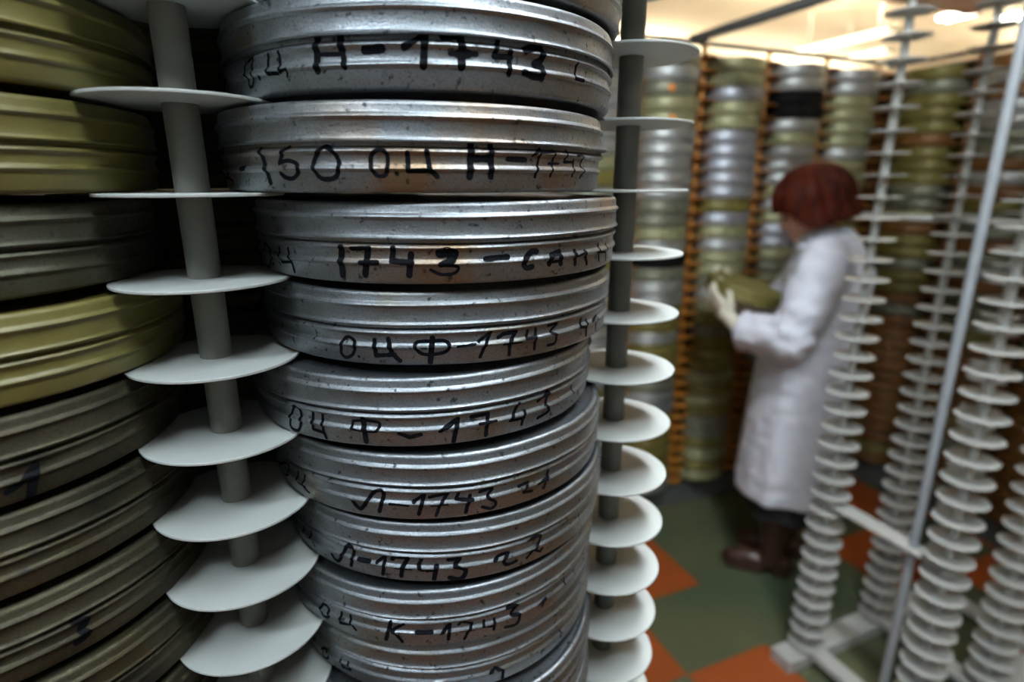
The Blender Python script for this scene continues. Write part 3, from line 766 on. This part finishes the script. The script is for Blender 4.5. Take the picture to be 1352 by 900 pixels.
core = [tube([(0, .0, .78), (0, -.005, .92), (0, -.012, 1.06), (0, -.015, 1.15), (0, -.008, 1.19)], [.115, .085, .078, .070, .050], 20),
        tube([SHL, (0, -.012, 1.165), SHR], [.048, .062, .048], 14),
        tube([(0, -.015, 1.16), (0, .0, 1.22), H0 + HT @ Vector((0, -.015, -.06))], [.055, .050, .050], 16),
        hd((0, -.012, .022), (.073, .092, .084)), hd((0, .028, -.040), (.056, .060, .066)), hd((0, .066, -.092), (.026, .022, .017)),
        hd((0, .090, -.026), (.011, .015, .020)), hd((0, .083, -.006), (.009, .010, .022)), hd((.020, .076, -.040), (.022, .014, .016)), hd((-.020, .076, -.040), (.022, .014, .016)),
        hd((0, .084, -.064), (.022, .010, .0065)), hd((0, .082, -.074), (.019, .010, .006)), hd((0, .074, .012), (.045, .012, .010)),
        hd((.075, -.004, -.022), (.009, .019, .029)), hd((-.075, -.004, -.022), (.009, .019, .029)),
        limb([SHL, along(SHL, ELL, .5), ELL], [.045, .042, .036]), limb([ELL, along(ELL, WRL, .4), WRL], [.036, .034, .024]),
        limb([SHR, along(SHR, ELR, .5), ELR], [.045, .042, .036]), limb([ELR, along(ELR, WRR, .4), WRR], [.036, .034, .024]),
        legp(-.075, .03), legp(.075, -.02)]
body = link('body', fuse('body', core, .006, 3, M['skin']), per)
for s in (-1, 1):
    link('eye', mk('eye', hd((s*.028, .078, -.008), (.011, .006, .007)), M['eye'], 60), body)
link('lips', mk('lips', join(hd((0, .0915, -.0655), (.017, .004, .0035)), hd((0, .0895, -.073), (.014, .004, .0036))), M['lip'], 60), body)
# hair: a chin-length bob with a fringe
hv, hf, NA, NT = [], [], 72, 22
for layer in (0, 1):
    for i in range(NT + 1):
        t = i / NT
        for k in range(NA):
            ph = 2*math.pi*k/NA; fr = abs((ph + math.pi) % (2*math.pi) - math.pi)      # 0 = face side
            low = 96 + (150 - 96) / (1 + math.exp(-(math.degrees(fr) - 62) / 6)) - 10 * max(0, (math.degrees(fr) - 130) / 50)
            p = math.radians(low) * t
            rx, ry, rz = (.108, .124, .112) if layer == 0 else (.078, .094, .090)
            sp = math.sin(p) if p < 1.75 else math.sin(1.75) * (1 + .10 * (p - 1.75))
            q = Vector((math.sin(ph)*sp*rx, math.cos(ph)*sp*ry - .016, math.cos(p)*rz + .012 if p < 1.75 else rz*math.cos(1.75) + .012 - (p - 1.75)*.078))
            w = .007*noise.noise(Vector((math.cos(ph)*9, math.sin(ph)*9, t*2))) + .0025*math.sin(ph*31 + 2*noise.noise(q*20))
            if layer == 0: q += Vector((math.sin(ph), math.cos(ph), .2)) * w * min(1, t*3)
            hv.append(H0 + Matrix.Rotation(math.radians(-20), 3, 'X') @ q)
n = (NT + 1) * NA
for layer in (0, 1):
    for i in range(NT):
        for k in range(NA):
            a, b = layer*n + i*NA + k, layer*n + i*NA + (k+1) % NA
            hf.append((a, b, b + NA, a + NA) if layer == 0 else (a, a + NA, b + NA, b))
for k in range(NA):
    a, b = NT*NA + k, NT*NA + (k+1) % NA
    hf.append((a, b, b + n, a + n))
link('hair', mk('hair', (hv, hf), M['hair'], 60), body)
# coat
def ring(z, ax, ay, cy, n=44, fold=0.0, ph=0.0):
    o = []
    for k in range(n):
        a = 2*math.pi*k/n; e = 1 + fold*math.sin(a*7 + ph) + fold*.6*math.sin(a*11 + ph*1.7)
        c, s = math.cos(a), math.sin(a)
        o.append(Vector((ax*e*math.copysign(abs(c)**.85, c), cy + ay*e*math.copysign(abs(s)**.85, s), z)))
    return o
trunk = loft([ring(.325, .195, .158, .022, fold=.035, ph=.3), ring(.42, .192, .155, .020, fold=.03, ph=.4), ring(.60, .186, .150, .015, fold=.022, ph=.7), ring(.78, .180, .146, .006, fold=.014, ph=1),
              ring(.92, .168, .130, -.014, fold=.01, ph=1.5), ring(1.04, .172, .126, -.034), ring(1.12, .170, .120, -.038), ring(1.175, .150, .100, -.034), ring(1.215, .105, .080, -.018), ring(1.245, .066, .066, -.006)])
def sleeve(s, e, w):
    b = (w - e).normalized()
    return [limb([along(s, Vector((0, 0, 1.16)), .25), s, along(s, e, .35), along(s, e, .7), e], [.076, .080, .075, .070, .069], 20),
            limb([along(e, s, .06), e, along(e, w, .35), along(e, w, .75), w - b*.012], [.066, .070, .068, .065, .062], 20), limb([w - b*.03, w - b*.006], [.066, .067], 20), ellipsoid(e, (.070,)*3)]
coat = fuse('lab_coat', [trunk] + sleeve(SHL, ELL, WRL) + sleeve(SHR, ELR, WRR), .0075, 5, M['coat'])
for v in coat.vertices:                                    # cloth creases, strongest round the elbows and the lower skirt
    p = v.co; e = min((p - ELL).length, (p - ELR).length); k = .010 * math.exp(-(e/.12)**2) + .0035
    v.co = p + v.normal * (k * (noise.noise(Vector((p.x*14, p.y*14, p.z*30))) + .6*noise.noise(p * 34)))
co = link('lab_coat', coat, body)
# turned-down collar, front edge and buttons
cr = []
for (r, z, f) in ((.066, 1.222, 0), (.060, 1.252, -.004), (.064, 1.258, -.004), (.082, 1.232, -.010), (.094, 1.205, -.016), (.090, 1.200, -.016)):
    cr.append([Vector((r*1.06*math.cos(a), f + r*1.05*math.sin(a), z - .022*max(0, math.sin(a)))) for a in [2*math.pi*k/36 for k in range(36)]])
link('collar', mk('collar', loft(cr, False), M['coat'], 50), co)
link('front_placket', mk('front_placket', tube([(.012, .064, 1.165), (.012, .080, 1.12), (.012, .090, 1.04), (.012, .114, .92), (.012, .150, .78), (.012, .163, .60), (.012, .173, .42), (.012, .178, .335)], .006, 8), M['coat'], 60), co)
for zz, yy in ((1.09, .086), (.95, .109), (.81, .143), (.67, .159)):
    link('button', mk('button', ellipsoid((-.012, yy, zz), (.009, .004, .009)), M['white_metal'], 60), co)
# gloves, one hand at each side of the can
dl, nl = Vector((.34, .70, .62)), Vector((.70, -.45, .45))
link('glove', fuse('glove', hand_pieces(1, WRL + dl*.05, dl, nl), .0028, 2, M['glove']), body)
dr, nr = Vector((-.34, .70, .55)), Vector((-.70, -.45, .45))
link('glove', fuse('glove', hand_pieces(-1, WRR + dr*.05, dr, nr), .0028, 2, M['glove']), body)
# skirt and boots
link('skirt', mk('skirt', loft([ring(.255, .165, .128, .018, fold=.05, ph=2), ring(.33, .160, .126, .018, fold=.04, ph=2), ring(.5, .158, .125, .015), ring(.75, .15, .12, .004)]), M['skirt'], 60), body)
for x, y in ((-.070, .030), (.070, -.020)):
    sh = [tube([(x, y, .37), (x, y, .30), (x, y - .002, .20), (x, y - .004, .11), (x, y, .06)], [.062, .060, .050, .043, .042], 20)]
    ft = [ellipsoid((x, y + .045, .045), (.040, .115, .034)), ellipsoid((x, y + .095, .036), (.041, .072, .030)), ellipsoid((x, y - .035, .045), (.036, .045, .040)),
          box((x, y - .045, .016), (.058, .056, .032), 0, .004), box((x, y + .085, .010), (.074, .130, .020), 0, .008)]
    b = fuse('boot', sh + ft, .005, 3, M['boot'])
    zm = min(v.co.z for v in b.vertices)
    for v in b.vertices: v.co.z = max(.0, v.co.z - zm) if v.co.z < .1 else v.co.z - zm
    link('boot', b, body)
# the can being read
held = thing('film_can', "olive film can held tilted in the red-haired person's cream gloves", 'film can')
q = PER + Matrix.Rotation(PA_, 3, 'Z') @ Vector((0, .228, 1.012))
held.matrix_world = Matrix.Translation(q) @ (Matrix.Rotation(PA_, 4, 'Z') @ Matrix.Rotation(math.radians(15), 4, 'X'))
link('can_body', CAN_MESH['far_olive'][0], held); link('can_lid', CAN_MESH['far_olive'][1], held)
